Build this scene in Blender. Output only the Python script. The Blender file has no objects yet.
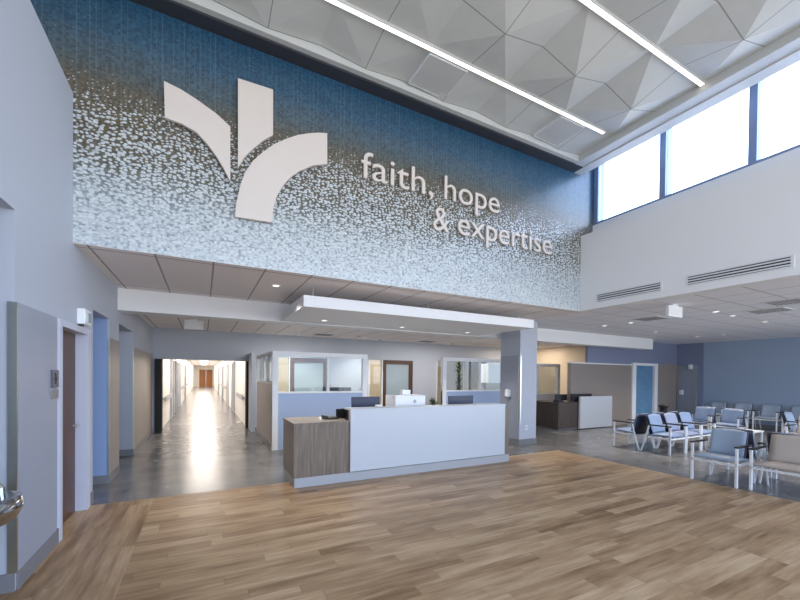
import bpy, bmesh, math, random
from mathutils import Vector, Matrix
random.seed(7)
SC = bpy.context.scene
COL = SC.collection
PI = math.pi

# ------------------------------------------------------------------ camera
def make_camera():
    yaw, pit, roll = (math.radians(a) for a in (27.63, -0.598, 0.626))
    d = Vector((math.sin(yaw)*math.cos(pit), math.cos(yaw)*math.cos(pit), math.sin(pit)))
    r = Vector((math.cos(yaw), -math.sin(yaw), 0))
    u = r.cross(d)
    c, s = math.cos(roll), math.sin(roll)
    r2 = c*r + s*u
    u2 = -s*r + c*u
    cam = bpy.data.cameras.new('camera')
    cam.sensor_fit = 'HORIZONTAL'; cam.sensor_width = 36
    cam.lens = 376.11/800*36
    cam.shift_y = 79.9/800
    cam.clip_start = 0.05; cam.clip_end = 500
    o = bpy.data.objects.new('camera', cam); COL.objects.link(o)
    m = Matrix.Identity(4)
    for i in range(3):
        m[i][0] = r2[i]; m[i][1] = u2[i]; m[i][2] = -d[i]
    m[2][3] = 1.6
    o.matrix_world = m
    SC.camera = o
make_camera()

# ------------------------------------------------------------------ world, daylight, exposure
SC.view_settings.view_transform = 'Standard'
SC.view_settings.look = 'None'
SC.view_settings.gamma = 1.0
SC.view_settings.exposure = 1.15
SC.cycles.use_denoising = True
SC.cycles.max_bounces = 10
SC.cycles.diffuse_bounces = 6
SC.cycles.sample_clamp_indirect = 6.0
W = bpy.data.worlds.new('daylight'); SC.world = W
W.use_nodes = True
def make_world(strength=2.0):
    nt = W.node_tree; nt.nodes.clear()
    out = nt.nodes.new('ShaderNodeOutputWorld'); bg = nt.nodes.new('ShaderNodeBackground')
    tc = nt.nodes.new('ShaderNodeTexCoord'); sep = nt.nodes.new('ShaderNodeSeparateXYZ')
    mr = nt.nodes.new('ShaderNodeMapRange'); mr.inputs[1].default_value = -1; mr.inputs[2].default_value = 1
    ramp = nt.nodes.new('ShaderNodeValToRGB')
    e = ramp.color_ramp.elements
    e[0].position = 0.0; e[0].color = (0.62, 0.62, 0.60, 1)
    e[1].position = 0.47; e[1].color = (0.74, 0.75, 0.76, 1)
    for p, c in ((0.52, (0.74, 0.88, 1.14, 1)), (0.75, (0.60, 0.79, 1.16, 1)), (1.0, (0.45, 0.68, 1.15, 1))):
        n = e.new(p); n.color = c
    side = nt.nodes.new('ShaderNodeMapRange')          # the sky is brighter on the sun's side, beyond the clerestory
    for i, v in enumerate((0.2, 1.0, 0.9, 1.9)): side.inputs[i+1].default_value = v
    mul = nt.nodes.new('ShaderNodeMath'); mul.operation = 'MULTIPLY'; mul.inputs[1].default_value = strength
    nt.links.new(sep.outputs[0], side.inputs[0]); nt.links.new(side.outputs[0], mul.inputs[0]); nt.links.new(mul.outputs[0], bg.inputs[1])
    nt.links.new(tc.outputs['Generated'], sep.inputs[0]); nt.links.new(sep.outputs[2], mr.inputs[0])
    nt.links.new(mr.outputs[0], ramp.inputs[0]); nt.links.new(ramp.outputs[0], bg.inputs[0])
    nt.links.new(bg.outputs[0], out.inputs[0])
make_world()
def area(name, loc, rot, sx, sy, power, color=(1, 1, 1), portal=False, spread=PI):
    l = bpy.data.lights.new(name, 'AREA'); l.shape = 'RECTANGLE'; l.size = sx; l.size_y = sy
    l.energy = power; l.color = color; l.spread = spread
    if portal: l.cycles.is_portal = True
    o = bpy.data.objects.new(name, l); COL.objects.link(o); o.location = loc; o.rotation_euler = rot
    return o
# daylight enters through the entrance glazing behind the photographer and the clerestory
area('entrance_daylight_portal', (2.77, -4.7, 2.9), (PI/2, 0, 0), 8.0, 5.6, 1, portal=True)
area('waiting_daylight_portal', (11.2, -4.7, 1.5), (PI/2, 0, 0), 8.6, 2.8, 1, portal=True)
area('clerestory_daylight_portal', (7.35, 0.25, 5.3), (0, PI/2, 0), 1.2, 9.6, 1, portal=True)
area('added_side_window_portal', (16.7, -1.5, 1.52), (0, PI/2, 0), 2.45, 6.1, 1, portal=True)  # for the unseen side glazing added to brighten the waiting area
# lamps of the rooms beyond the counter and of the long corridor
WARM = (1.0, 0.86, 0.70)
for i, (y, p) in enumerate(((14.5, 34), (21, 66), (29, 84), (37, 90), (46, 95))):
    area('corridor_lamp', (0.06, y, 2.55), (0, 0, 0), 1.2, 5.0 if i else 3.0, p, (1.0, 0.90, 0.80))
area('back_room_lamp', (3.2, 13.8, 2.7), (0, 0, 0), 3.5, 1.5, 34, WARM)
area('back_room_lamp', (7.6, 13.8, 2.7), (0, 0, 0), 3.5, 1.5, 34, WARM)
area('office_lamp', (2.4, 10.2, 2.8), (0, 0, 0), 1.2, 1.2, 20, (1, 0.93, 0.86))
area('office_lamp', (7.0, 10.2, 2.8), (0, 0, 0), 2.4, 1.2, 34, (1, 0.93, 0.86))
area('office_lamp', (11.2, 10.8, 2.8), (0, 0, 0), 2.0, 1.2, 22, WARM)

# ------------------------------------------------------------------ materials
def lin(r, g, b):
    f = lambda v: (v/255/12.92) if v/255 <= 0.04045 else ((v/255+0.055)/1.055)**2.4
    return (f(r), f(g), f(b))
class NT:
    def __init__(self, name):
        self.m = bpy.data.materials.new(name); self.m.use_nodes = True
        self.t = self.m.node_tree; self.t.nodes.clear()
        self.out = self.n('ShaderNodeOutputMaterial')
    def n(self, k, **a):
        x = self.t.nodes.new(k)
        for q, v in a.items(): setattr(x, q, v)
        return x
    def l(self, a, b): self.t.links.new(a, b)
    def math(self, op, a, b=None, c=None, clamp=False):
        x = self.n('ShaderNodeMath', operation=op); x.use_clamp = clamp
        for i, v in enumerate((a, b, c)):
            if v is None: continue
            if isinstance(v, (int, float)): x.inputs[i].default_value = v
            else: self.l(v, x.inputs[i])
        return x.outputs[0]
    def mix(self, f, a, b):
        x = self.n('ShaderNodeMix', data_type='RGBA')
        for s, v in ((x.inputs[0], f), (x.inputs[6], a), (x.inputs[7], b)):
            if isinstance(v, (int, float)): s.default_value = v
            elif isinstance(v, tuple): s.default_value = (*v, 1)
            else: self.l(v, s)
        return x.outputs[2]
    def pos(self):
        g = self.n('ShaderNodeNewGeometry'); s = self.n('ShaderNodeSeparateXYZ'); self.l(g.outputs['Position'], s.inputs[0])
        return g.outputs['Position'], s.outputs[0], s.outputs[1], s.outputs[2]
    def xyz(self, x, y, z=0.0):
        c = self.n('ShaderNodeCombineXYZ')
        for i, v in enumerate((x, y, z)):
            if isinstance(v, (int, float)): c.inputs[i].default_value = v
            else: self.l(v, c.inputs[i])
        return c.outputs[0]
    def noise(self, vec, scale, detail=3, rough=0.5):
        x = self.n('ShaderNodeTexNoise'); x.inputs['Scale'].default_value = scale
        x.inputs['Detail'].default_value = detail; x.inputs['Roughness'].default_value = rough
        self.l(vec, x.inputs['Vector']); return x.outputs[0]
    def white(self, vec):
        x = self.n('ShaderNodeTexWhiteNoise', noise_dimensions='3D'); self.l(vec, x.inputs['Vector']); return x.outputs[0]
    def ramp(self, f, stops):
        x = self.n('ShaderNodeValToRGB'); e = x.color_ramp.elements
        for i, (p, c) in enumerate(stops):
            q = e[i] if i < 2 else e.new(p)
            q.position = p; q.color = (*c, 1)
        self.l(f, x.inputs[0]); return x.outputs[0]
    def bsdf(self, color, rough=0.5, metal=0.0, spec=0.5, **k):
        p = self.n('ShaderNodeBsdfPrincipled')
        for s, v in (('Base Color', color), ('Roughness', rough), ('Metallic', metal), ('Specular IOR Level', spec)):
            if isinstance(v, (int, float)): p.inputs[s].default_value = v
            elif isinstance(v, tuple): p.inputs[s].default_value = (*v, 1)
            else: self.l(v, p.inputs[s])
        self.l(p.outputs[0], self.out.inputs[0]); return p
def plain(name, col, rough=0.5, metal=0.0, var=0.06, scale=6.0, spec=0.5):
    t = NT(name); P, x, y, z = t.pos()
    n = t.noise(P, scale)
    c = t.mix(n, tuple(min(1, v*(1-var)) for v in col), tuple(min(1, v*(1+var)) for v in col))
    t.bsdf(c, rough, metal, spec); return t.m
def emit(name, col, s):
    t = NT(name); e = t.n('ShaderNodeEmission'); e.inputs[0].default_value = (*col, 1); e.inputs[1].default_value = s
    t.l(e.outputs[0], t.out.inputs[0]); return t.m
def glass_mat(name, tint=(1, 1, 1), refl=0.08):
    t = NT(name); a = t.n('ShaderNodeBsdfTransparent'); a.inputs[0].default_value = (*tint, 1)
    g = t.n('ShaderNodeBsdfGlossy'); g.inputs['Roughness'].default_value = 0.02
    f = t.n('ShaderNodeFresnel'); f.inputs[0].default_value = 1.35
    P, x, y, z = t.pos()
    m = t.n('ShaderNodeMixShader'); t.l(t.math('MULTIPLY_ADD', f.outputs[0], 0.6, refl*0.2), m.inputs[0])
    t.l(a.outputs[0], m.inputs[1]); t.l(g.outputs[0], m.inputs[2]); t.l(m.outputs[0], t.out.inputs[0]); return t.m
def wood_floor(name, along_y=False):
    t = NT(name); P, x, y, z = t.pos()
    if along_y: x, y = y, x
    row = t.math('FLOOR', t.math('DIVIDE', y, 0.13))
    sh = t.math('MULTIPLY', t.white(t.xyz(row, 3.1, 0)), 1.22)
    xs = t.math('ADD', x, sh)
    pl = t.math('FLOOR', t.math('DIVIDE', xs, 1.22))
    tone = t.white(t.xyz(row, pl, 7))
    v = t.xyz(t.math('MULTIPLY', xs, 1.2), t.math('MULTIPLY', y, 11), t.math('MULTIPLY', tone, 30))
    g1 = t.noise(v, 1.4, 5, 0.62)
    v2 = t.xyz(t.math('MULTIPLY', xs, 1.0), t.math('MULTIPLY', y, 4.0), t.math('MULTIPLY', tone, 17))
    g2 = t.noise(v2, 1.1, 2, 0.5)
    f = t.math('ADD', t.math('MULTIPLY', tone, 0.22), t.math('ADD', t.math('MULTIPLY', g1, 0.72), t.math('MULTIPLY', g2, 0.42)))
    c = t.ramp(f, [(0.32, lin(92, 66, 42)), (0.94, lin(206, 178, 144)), (0.52, lin(138, 107, 74)), (0.70, lin(174, 143, 108))])
    fy = t.math('FRACT', t.math('DIVIDE', y, 0.13)); fx = t.math('FRACT', t.math('DIVIDE', xs, 1.22))
    gap = t.math('MAXIMUM', t.math('LESS_THAN', fy, 0.02), t.math('LESS_THAN', fx, 0.003))
    c = t.mix(t.math('MULTIPLY', gap, 0.45), c, lin(60, 44, 30))
    r = t.math('MULTIPLY_ADD', g1, 0.15, 0.30)
    t.bsdf(c, r, 0, 0.4); return t.m
def vinyl_floor(name):
    t = NT(name); P, x, y, z = t.pos()
    cell = t.xyz(t.math('FLOOR', t.math('DIVIDE', x, 0.9)), t.math('FLOOR', t.math('DIVIDE', y, 0.45)))
    w = t.white(cell); n = t.noise(P, 3.0, 5)
    f = t.math('ADD', t.math('MULTIPLY', w, 0.35), t.math('MULTIPLY', n, 0.65))
    c = t.ramp(f, [(0.2, lin(94, 93, 94)), (0.8, lin(128, 126, 125))])
    t.bsdf(c, t.math('MULTIPLY_ADD', n, 0.12, 0.19), 0, 0.4); return t.m
def mosaic(name):
    t = NT(name); P, x, y, z = t.pos()
    h = t.math('DIVIDE', t.math('SUBTRACT', z, 2.95), 2.72)
    cx = t.math('FLOOR', t.math('DIVIDE', x, 0.027)); cz = t.math('FLOOR', t.math('DIVIDE', z, 0.022))
    r = t.white(t.xyz(cx, cz, 0)); r2 = t.white(t.xyz(cx, cz, 9))
    vo = t.n('ShaderNodeTexVoronoi', voronoi_dimensions='2D', feature='F1')
    vo.inputs['Scale'].default_value = 1.0; vo.inputs['Randomness'].default_value = 0.85
    wob = t.noise(P, 5.0, 2)
    t.l(t.xyz(t.math('ADD', t.math('DIVIDE', x, 0.047), t.math('MULTIPLY', wob, 1.5)), t.math('ADD', t.math('DIVIDE', z, 0.030), t.math('MULTIPLY', wob, 2.5))), vo.inputs['Vector'])
    sep = t.n('ShaderNodeSeparateColor'); t.l(vo.outputs['Color'], sep.inputs[0])
    big = t.noise(P, 0.9, 2)
    hh = t.math('ADD', h, t.math('MULTIPLY_ADD', big, 0.04, -0.035))
    thr = t.ramp(hh, [(0.0, (0.66,)*3), (0.70, (0.0,)*3), (0.16, (0.58,)*3), (0.30, (0.50,)*3), (0.45, (0.44,)*3), (0.53, (0.36,)*3), (0.60, (0.22,)*3), (0.65, (0.06,)*3)])
    v = t.math('MULTIPLY_ADD', sep.outputs[0], 0.30, vo.outputs['Distance'])
    v = t.math('SUBTRACT', v, 0.12)
    wm = t.math('MULTIPLY', t.math('SUBTRACT', thr, v), 9.0, clamp=True)
    back = t.ramp(hh, [(0.0, lin(178, 189, 194)), (1.0, lin(34, 78, 108)), (0.19, lin(154, 164, 168)), (0.32, lin(98, 96, 84)),
                       (0.46, lin(92, 82, 62)), (0.62, lin(98, 92, 78)), (0.71, lin(76, 92, 100)), (0.83, lin(46, 84, 110))])
    dark = t.mix(r2, (0.62, 0.62, 0.66), (1.28, 1.28, 1.24))
    mul = t.n('ShaderNodeMix', data_type='RGBA', blend_type='MULTIPLY'); mul.inputs[0].default_value = 1
    t.l(back, mul.inputs[6]); t.l(dark, mul.inputs[7])
    fx = t.math('FRACT', t.math('DIVIDE', x, 0.054))
    line = t.math('MULTIPLY', t.math('LESS_THAN', fx, 0.16), t.math('MULTIPLY_ADD', t.white(t.xyz(t.math('FLOOR', t.math('DIVIDE', x, 0.054)), 1.0)), 0.30, 0.0))
    c = t.mix(line, mul.outputs[2], lin(128, 156, 172))
    c = t.mix(wm, c, t.mix(r2, lin(182, 190, 194), lin(212, 219, 221)))
    p = t.bsdf(c, 0.30, 0, 0.65); return t.m
def tile_ceiling(name, sx, sy, ox, oy, col, dark):
    t = NT(name); P, x, y, z = t.pos()
    fx = t.math('FRACT', t.math('DIVIDE', t.math('SUBTRACT', x, ox), sx)); fy = t.math('FRACT', t.math('DIVIDE', t.math('SUBTRACT', y, oy), sy))
    j = t.math('MAXIMUM', t.math('LESS_THAN', fx, 0.022/sx), t.math('LESS_THAN', fy, 0.022/sy))
    n = t.noise(P, 40, 2)
    c = t.mix(n, tuple(v*0.95 for v in col), tuple(min(1, v*1.05) for v in col))
    t.bsdf(t.mix(j, c, dark), 0.85, 0, 0.2); return t.m
def panel_ceiling(name):
    t = NT(name); P, x, y, z = t.pos()
    fx = t.math('FRACT', t.math('DIVIDE', t.math('SUBTRACT', x, 3.185-0.009), 1.256)); fy = t.math('FRACT', t.math('DIVIDE', t.math('SUBTRACT', y, 3.465-0.009), 1.33))
    j = t.math('MAXIMUM', t.math('LESS_THAN', fx, 0.012/1.256), t.math('LESS_THAN', fy, 0.013/1.33))
    n = t.noise(P, 5, 2)
    c = t.mix(n, lin(206, 208, 204), lin(216, 218, 214))
    t.bsdf(t.mix(t.math('MULTIPLY', j, 0.6), c, lin(88, 90, 88)), 0.6, 0, 0.3); return t.m
def laminate(name, a, b, vert=True):
    t = NT(name); P, x, y, z = t.pos()
    s = t.math('ADD', x, y)
    v = t.xyz(t.math('MULTIPLY', s, 26), t.math('MULTIPLY', z, 1.2), 0)
    n = t.noise(v, 1.3, 5, 0.6)
    c = t.ramp(n, [(0.3, a), (0.72, b)])
    t.bsdf(c, 0.4, 0, 0.4); return t.m
M = {}
M['paint'] = plain('painted wall', lin(181, 187, 198), 0.6, var=0.015, scale=1.5)
M['white'] = plain('white paint', lin(238, 239, 240), 0.55, var=0.012, scale=1.5)
M['panel'] = plain('wall protection sheet', lin(150, 156, 170), 0.38, var=0.02, scale=3)
M['taupe'] = plain('taupe wall protection', lin(150, 140, 132), 0.42, var=0.03, scale=3)
M['base'] = plain('grey wall base', lin(122, 122, 126), 0.5, var=0.04)
M['steel'] = plain('brushed stainless steel', lin(196, 202, 196), 0.32, 1.0, var=0.05, scale=20)
M['chrome'] = plain('polished steel', lin(176, 178, 180), 0.12, 1.0, var=0.03)
M['frame'] = plain('pale door frame', lin(196, 200, 214), 0.45, var=0.02)
M['door_wood'] = laminate('brown door veneer', lin(70, 44, 34), lin(98, 66, 50))
M['orange_wood'] = laminate('orange maple door', lin(150, 92, 44), lin(180, 120, 66))
M['mosaic'] = mosaic('glass mosaic tile')
M['wood_floor'] = wood_floor('oak plank floor'); M['wood_border'] = wood_floor('oak plank border', True)
M['vinyl'] = vinyl_floor('polished grey floor')
M['act'] = tile_ceiling('ceiling tile', 0.60, 1.9, -0.505, 5.19, lin(238, 232, 230), lin(168, 162, 160))
M['act_small'] = tile_ceiling('ceiling tile grid', 0.61, 0.61, 6.9, 0.1, lin(238, 238, 242), lin(190, 188, 192))
M['panels'] = panel_ceiling('faceted ceiling panel')
M['soffit'] = plain('grey soffit', lin(206, 208, 206), 0.5, var=0.02)
M['dark_soffit'] = plain('charcoal perimeter trim', lin(58, 60, 68), 0.5, var=0.06)
M['strip'] = emit('lit linear diffuser', (1.0, 0.90, 0.78), 1.7)
M['lamp'] = emit('lit lamp lens', (1.0, 0.94, 0.86), 1.2)
M['troffer'] = emit('lit troffer lens', (1.0, 0.95, 0.88), 1.5)
M['sign_white'] = plain('warm white sign face', lin(224, 214, 205), 0.45, var=0.015)
M['alu'] = plain('anodised window frame', lin(132, 150, 188), 0.4, 0.2, var=0.04)
M['glass'] = glass_mat('clear glass'); M['office_glass'] = glass_mat('office glass', (0.93, 0.97, 0.97), 0.1)
M['frost'] = plain('frosted glass', lin(160, 174, 180), 0.25, var=0.06, scale=2)
M['blue_glass'] = plain('blue frosted glass', lin(104, 146, 180), 0.12, var=0.35, scale=2.4)
M['blue_lam'] = plain('pale blue partition panel', lin(168, 186, 216), 0.4, var=0.03)
M['lam'] = laminate('grey brown wood laminate', lin(96, 84, 74), lin(140, 126, 112))
M['dark_lam'] = laminate('dark wood laminate', lin(62, 54, 50), lin(88, 78, 72))
M['counter_white'] = plain('white solid surface', lin(194, 200, 207), 0.3, var=0.01)
M['plinth'] = plain('light grey plinth', lin(170, 172, 176), 0.4, var=0.03)
M['black'] = plain('black plastic', lin(28, 28, 32), 0.4, var=0.1)
M['navy'] = plain('navy plastic', lin(34, 46, 74), 0.35, var=0.1)
M['white_plastic'] = plain('white plastic', lin(236, 238, 240), 0.35, var=0.01)
M['white_metal'] = plain('white powder coated steel', lin(226, 228, 230), 0.35, var=0.02)
M['blue_vinyl'] = plain('pale blue upholstery', lin(120, 139, 170), 0.45, var=0.05)
M['slate_vinyl'] = plain('grey blue upholstery', lin(152, 168, 188), 0.45, var=0.05)
M['lav_vinyl'] = plain('lavender grey upholstery', lin(130, 139, 166), 0.45, var=0.05)
M['tan_vinyl'] = plain('tan upholstery', lin(184, 172, 162), 0.45, var=0.05)
M['shell'] = plain('dark navy chair shell', lin(36, 42, 62), 0.35, var=0.08)
M['blue_wall'] = plain('blue accent wall', lin(160, 178, 200), 0.5, var=0.02, scale=1)
M['accent'] = plain('blue recess wall', lin(142, 166, 204), 0.5, var=0.02, scale=1)  # one even blue for the near recess, deeper than the wall paint
M['slate_wall'] = plain('slate blue wall', lin(130, 140, 166), 0.55, var=0.02, scale=1)
M['warm_wall'] = plain('cream wall', lin(222, 206, 184), 0.6, var=0.03)
M['corr_wall'] = plain('corridor wall', lin(240, 236, 230), 0.5, var=0.02)
M['dark_frame'] = plain('dark door frame', lin(16, 14, 14), 0.6, var=0.08)
M['sign_dark'] = plain('grey sign plate', lin(84, 88, 100), 0.4, var=0.05)
M['plant'] = plain('plant leaves', lin(84, 96, 60), 0.6, var=0.5, scale=30)
M['grey_fab'] = plain('grey cabinet', lin(134, 132, 130), 0.5, var=0.05)

# ------------------------------------------------------------------ geometry helpers
def box(bm, x0, x1, y0, y1, z0, z1):
    vs = [bm.verts.new((x, y, z)) for x in (x0, x1) for y in (y0, y1) for z in (z0, z1)]
    for f in ((0, 1, 3, 2), (4, 6, 7, 5), (0, 4, 5, 1), (2, 3, 7, 6), (0, 2, 6, 4), (1, 5, 7, 3)):
        bm.faces.new([vs[i] for i in f])
    return bm
def B(*boxes):
    bm = bmesh.new()
    for b in boxes: box(bm, *b)
    return bm
def prism(bm, pts, y0, y1):          # outline in x, z pulled along y
    a = [bm.verts.new((x, y0, z)) for x, z in pts]; b = [bm.verts.new((x, y1, z)) for x, z in pts]
    bm.faces.new(a); bm.faces.new(b[::-1])
    for i in range(len(pts)):
        j = (i+1) % len(pts)
        bm.faces.new((a[j], a[i], b[i], b[j]))
    return bm
def tube(bm, pts, r, n=8, sx=1.0):
    pts = [Vector(p) for p in pts]; rings = []
    for i, p in enumerate(pts):
        t = (pts[min(i+1, len(pts)-1)] - pts[max(i-1, 0)]).normalized()
        a = t.orthogonal().normalized() if abs(t.z) < 0.9 else Vector((1, 0, 0))
        a = (a - t*a.dot(t)).normalized(); b = t.cross(a)
        rings.append([bm.verts.new(p + r*(math.cos(k*2*PI/n)*a*sx + math.sin(k*2*PI/n)*b)) for k in range(n)])
    for q, w in zip(rings, rings[1:]):
        for k in range(n): bm.faces.new((q[k], q[(k+1) % n], w[(k+1) % n], w[k]))
    bm.faces.new(rings[0][::-1]); bm.faces.new(rings[-1]); return bm
def lathe(bm, prof, c=(0, 0, 0), n=28):
    rings = []
    for r, z in prof:
        rings.append([bm.verts.new((c[0]+max(r, 1e-4)*math.cos(k*2*PI/n), c[1]+max(r, 1e-4)*math.sin(k*2*PI/n), c[2]+z)) for k in range(n)])
    for q, w in zip(rings, rings[1:]):
        for k in range(n): bm.faces.new((q[k], q[(k+1) % n], w[(k+1) % n], w[k]))
    bm.faces.new(rings[0][::-1]); bm.faces.new(rings[-1]); return bm
def sheet(bm, fn, nu, nv, thick):    # closed cushion / shell from a surface fn(u,v)->point, thickness toward +normal dir vec
    def P(u, v): return Vector(fn(u, v))
    A, C = [], []
    for i in range(nu+1):
        ra, rc = [], []
        for j in range(nv+1):
            u, v = i/nu, j/nv
            p = P(u, v)
            du = P(min(u+.01, 1), v) - P(max(u-.01, 0), v); dv = P(u, min(v+.01, 1)) - P(u, max(v-.01, 0))
            nrm = du.cross(dv).normalized()
            edge = min(1.0, (min(u, 1-u)*6)+.25) * min(1.0, (min(v, 1-v)*5)+.25)
            ra.append(bm.verts.new(p + nrm*thick*0.5*edge)); rc.append(bm.verts.new(p - nrm*thick*0.5*edge))
        A.append(ra); C.append(rc)
    for i in range(nu):
        for j in range(nv):
            bm.faces.new((A[i][j], A[i+1][j], A[i+1][j+1], A[i][j+1])); bm.faces.new((C[i][j], C[i][j+1], C[i+1][j+1], C[i+1][j]))
    for i in range(nu):
        bm.faces.new((A[i][0], C[i][0], C[i+1][0], A[i+1][0])); bm.faces.new((A[i][nv], A[i+1][nv], C[i+1][nv], C[i][nv]))
    for j in range(nv):
        bm.faces.new((A[0][j], A[0][j+1], C[0][j+1], C[0][j])); bm.faces.new((A[nu][j], C[nu][j], C[nu][j+1], A[nu][j+1]))
    return bm
def obj(name, bm, mat, parent=None, bevel=0.0, smooth=False):
    bmesh.ops.recalc_face_normals(bm, faces=bm.faces[:])
    if smooth:
        for f in bm.faces: f.smooth = True
    me = bpy.data.meshes.new(name); bm.to_mesh(me); bm.free()
    me.materials.append(M[mat] if isinstance(mat, str) else mat)
    o = bpy.data.objects.new(name, me); COL.objects.link(o)
    if parent: o.parent = parent
    if bevel:
        md = o.modifiers.new('bevel', 'BEVEL'); md.width = bevel; md.segments = 2; md.limit_method = 'ANGLE'
    return o
def struct(name, bm, mat, parent=None, bevel=0.0):
    o = obj(name, bm, mat, parent, bevel)
    if not parent: o['kind'] = 'structure'
    return o
def tag(o, label, cat, group=None):
    o['label'] = label; o['category'] = cat
    if group: o['group'] = group
    return o
def thing(name, label, cat, loc=(0, 0, 0), rz=0, group=None):
    o = bpy.data.objects.new(name, None); COL.objects.link(o); o.empty_display_size = 0.1
    o.location = loc; o.rotation_euler = (0, 0, rz)
    return tag(o, label, cat, group)
def dup(root, loc, rz, label, group=None):
    r = root.copy(); COL.objects.link(r); r.location = loc; r.rotation_euler = (0, 0, rz); r['label'] = label
    if group: r['group'] = group
    for ch in list(root.children):
        c = ch.copy(); COL.objects.link(c); c.parent = r
        for g in list(ch.children):
            d = g.copy(); COL.objects.link(d); d.parent = c
    return r

# ------------------------------------------------------------------ floor
struct('floor', B((-0.55, 6.95, -4.6, 5.72, -0.1, 0.0)), 'wood_floor')
struct('floor_border', B((-1.21, -0.55, -4.6, 5.72, -0.1, 0.0)), 'wood_border')
struct('floor_vinyl', B((-2.3, 16.8, 5.72, 12.0, -0.1, 0.0), (6.95, 16.8, -4.6, 5.72, -0.1, 0.0), (-1.3, 1.4, 12.0, 52.3, -0.1, 0.0), (1.4, 14.0, 12.0, 15.2, -0.1, 0.0)), 'vinyl')

# ------------------------------------------------------------------ left wall with its openings (runs along y at x = -1.21)
XL = -1.21; XB = -1.50
wl = [(XB, XL, -4.6, 2.5, 0, 4.5), (XB, XL, 2.5, 3.715, 2.77, 4.5), (XB, XL, 3.715, 4.61, 0, 4.5), (XB, XL, 4.61, 5.68, 2.105, 4.5),
      (XB, XL, 5.68, 5.89, 0, 4.5), (XB, XL, 5.89, 6.78, 2.38, 3.1), (XB, XL, 6.78, 7.51, 0, 3.1), (XB, XL, 7.51, 8.88, 2.40, 3.1),
      (XB, XL, 8.88, 12.0, 0, 3.1)]
struct('wall_left', B(*wl), 'paint')
# niches behind the openings
struct('wall_niche', B((-2.25, -2.15, 2.5, 3.715, 0, 2.77), (-2.15, XB, 3.715, 3.8, 0, 2.77), (-2.15, XB, 2.4, 2.5, 0, 2.77), (-2.15, XB, 2.5, 3.715, 2.77, 2.87)), 'paint')  # fountain niche: unseen near side set close to shade the far jamb
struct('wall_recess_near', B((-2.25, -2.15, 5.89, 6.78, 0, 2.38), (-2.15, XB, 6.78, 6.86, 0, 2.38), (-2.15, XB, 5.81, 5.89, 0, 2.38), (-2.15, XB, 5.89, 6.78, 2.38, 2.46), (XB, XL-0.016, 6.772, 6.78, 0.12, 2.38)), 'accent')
struct('wall_recess_far', B((-2.25, -2.15, 7.51, 8.88, 0, 2.40), (-2.15, XB, 8.88, 8.96, 0, 2.40), (-2.15, XB, 7.43, 7.51, 0, 2.40), (-2.15, XB, 7.51, 8.88, 2.40, 2.48)), 'paint')
struct('floor_niche', B((-2.3, XL, 2.4, 5.72, -0.1, 0.0)), 'wood_border')
# protection sheets, bases and steel corner guards
struct('trim_1', B((XL, XL+0.012, 3.724, 4.56, 0.135, 2.105)), 'panel')
struct('trim_2', B((XL, XL+0.012, 6.80, 7.49, 0.12, 2.105), (XL, XL+0.012, 8.90, 11.9, 0.12, 2.105)), 'taupe')  # same sheet as the near stretch; warm corridor light put into the colour
struct('baseboard_left', B((XL, XL+0.015, 3.73, 4.60, 0, 0.135), (XL, XL+0.015, 5.69, 5.88, 0, 0.135), (XL, XL+0.015, 6.79, 7.50, 0, 0.12), (XL, XL+0.015, 8.89, 11.98, 0, 0.12),
      (-2.14, XL, 3.70, 3.715, 0, 0.135), (-2.14, XL, 6.765, 6.78, 0, 0.12), (-2.14, XL, 8.865, 8.88, 0, 0.12)), 'base')
struct('trim_3', B((XL-0.036, XL+0.014, 3.70, 3.7145, 0.135, 2.105), (XL+0.0005, XL+0.014, 3.7146, 3.722, 0.135, 2.105)), 'steel')
struct('trim_4', B((XL, XL+0.012, 6.77, 6.81, 0.12, 2.105), (XL-0.014, XL+0.0, 6.768, 6.779, 0.12, 2.105)), 'steel')
struct('trim_5', B((XL, XL+0.012, 8.87, 8.91, 0.12, 2.105), (XL-0.014, XL+0.0, 8.868, 8.879, 0.12, 2.105)), 'steel')
struct('wall_upper_left', B((-3.4, -3.2, -4.6, 5.1, 4.4, 6.2), (-3.2, XB, -4.6, 5.1, 4.4, 4.5)), 'paint')
# door to the restroom, set back in its pale frame
d1 = struct('door_1', B((-1.345, -1.30, 4.69, 5.55, 0.01, 2.04)), 'door_wood')
struct('door_frame', B((XB+0.005, XL+0.02, 4.605, 4.685, 0, 2.105), (XB+0.005, XL+0.02, 5.555, 5.69, 0, 2.105), (XB+0.005, XL+0.02, 4.685, 5.555, 2.04, 2.105)), 'frame', d1)
bm = bmesh.new(); tube(bm, [(-1.30, 5.47, 1.0), (-1.25, 5.47, 1.0), (-1.25, 5.36, 1.0)], 0.011)
struct('door_handle', bm, 'steel', d1)
d2 = struct('door_2', B((-2.15, -2.10, 7.75, 8.62, 0.01, 2.08)), 'dark_frame')
struct('door_frame', B((-2.15, -2.08, 7.67, 7.75, 0, 2.16), (-2.15, -2.08, 8.62, 8.70, 0, 2.16), (-2.15, -2.08, 7.75, 8.62, 2.08, 2.16)), 'frame', d2)

# ------------------------------------------------------------------ mosaic wall over the counter
YM = 5.075
struct('wall_mosaic', B((-3.4, 7.3, YM, YM+0.25, 2.953, 6.2)), 'mosaic')
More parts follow.
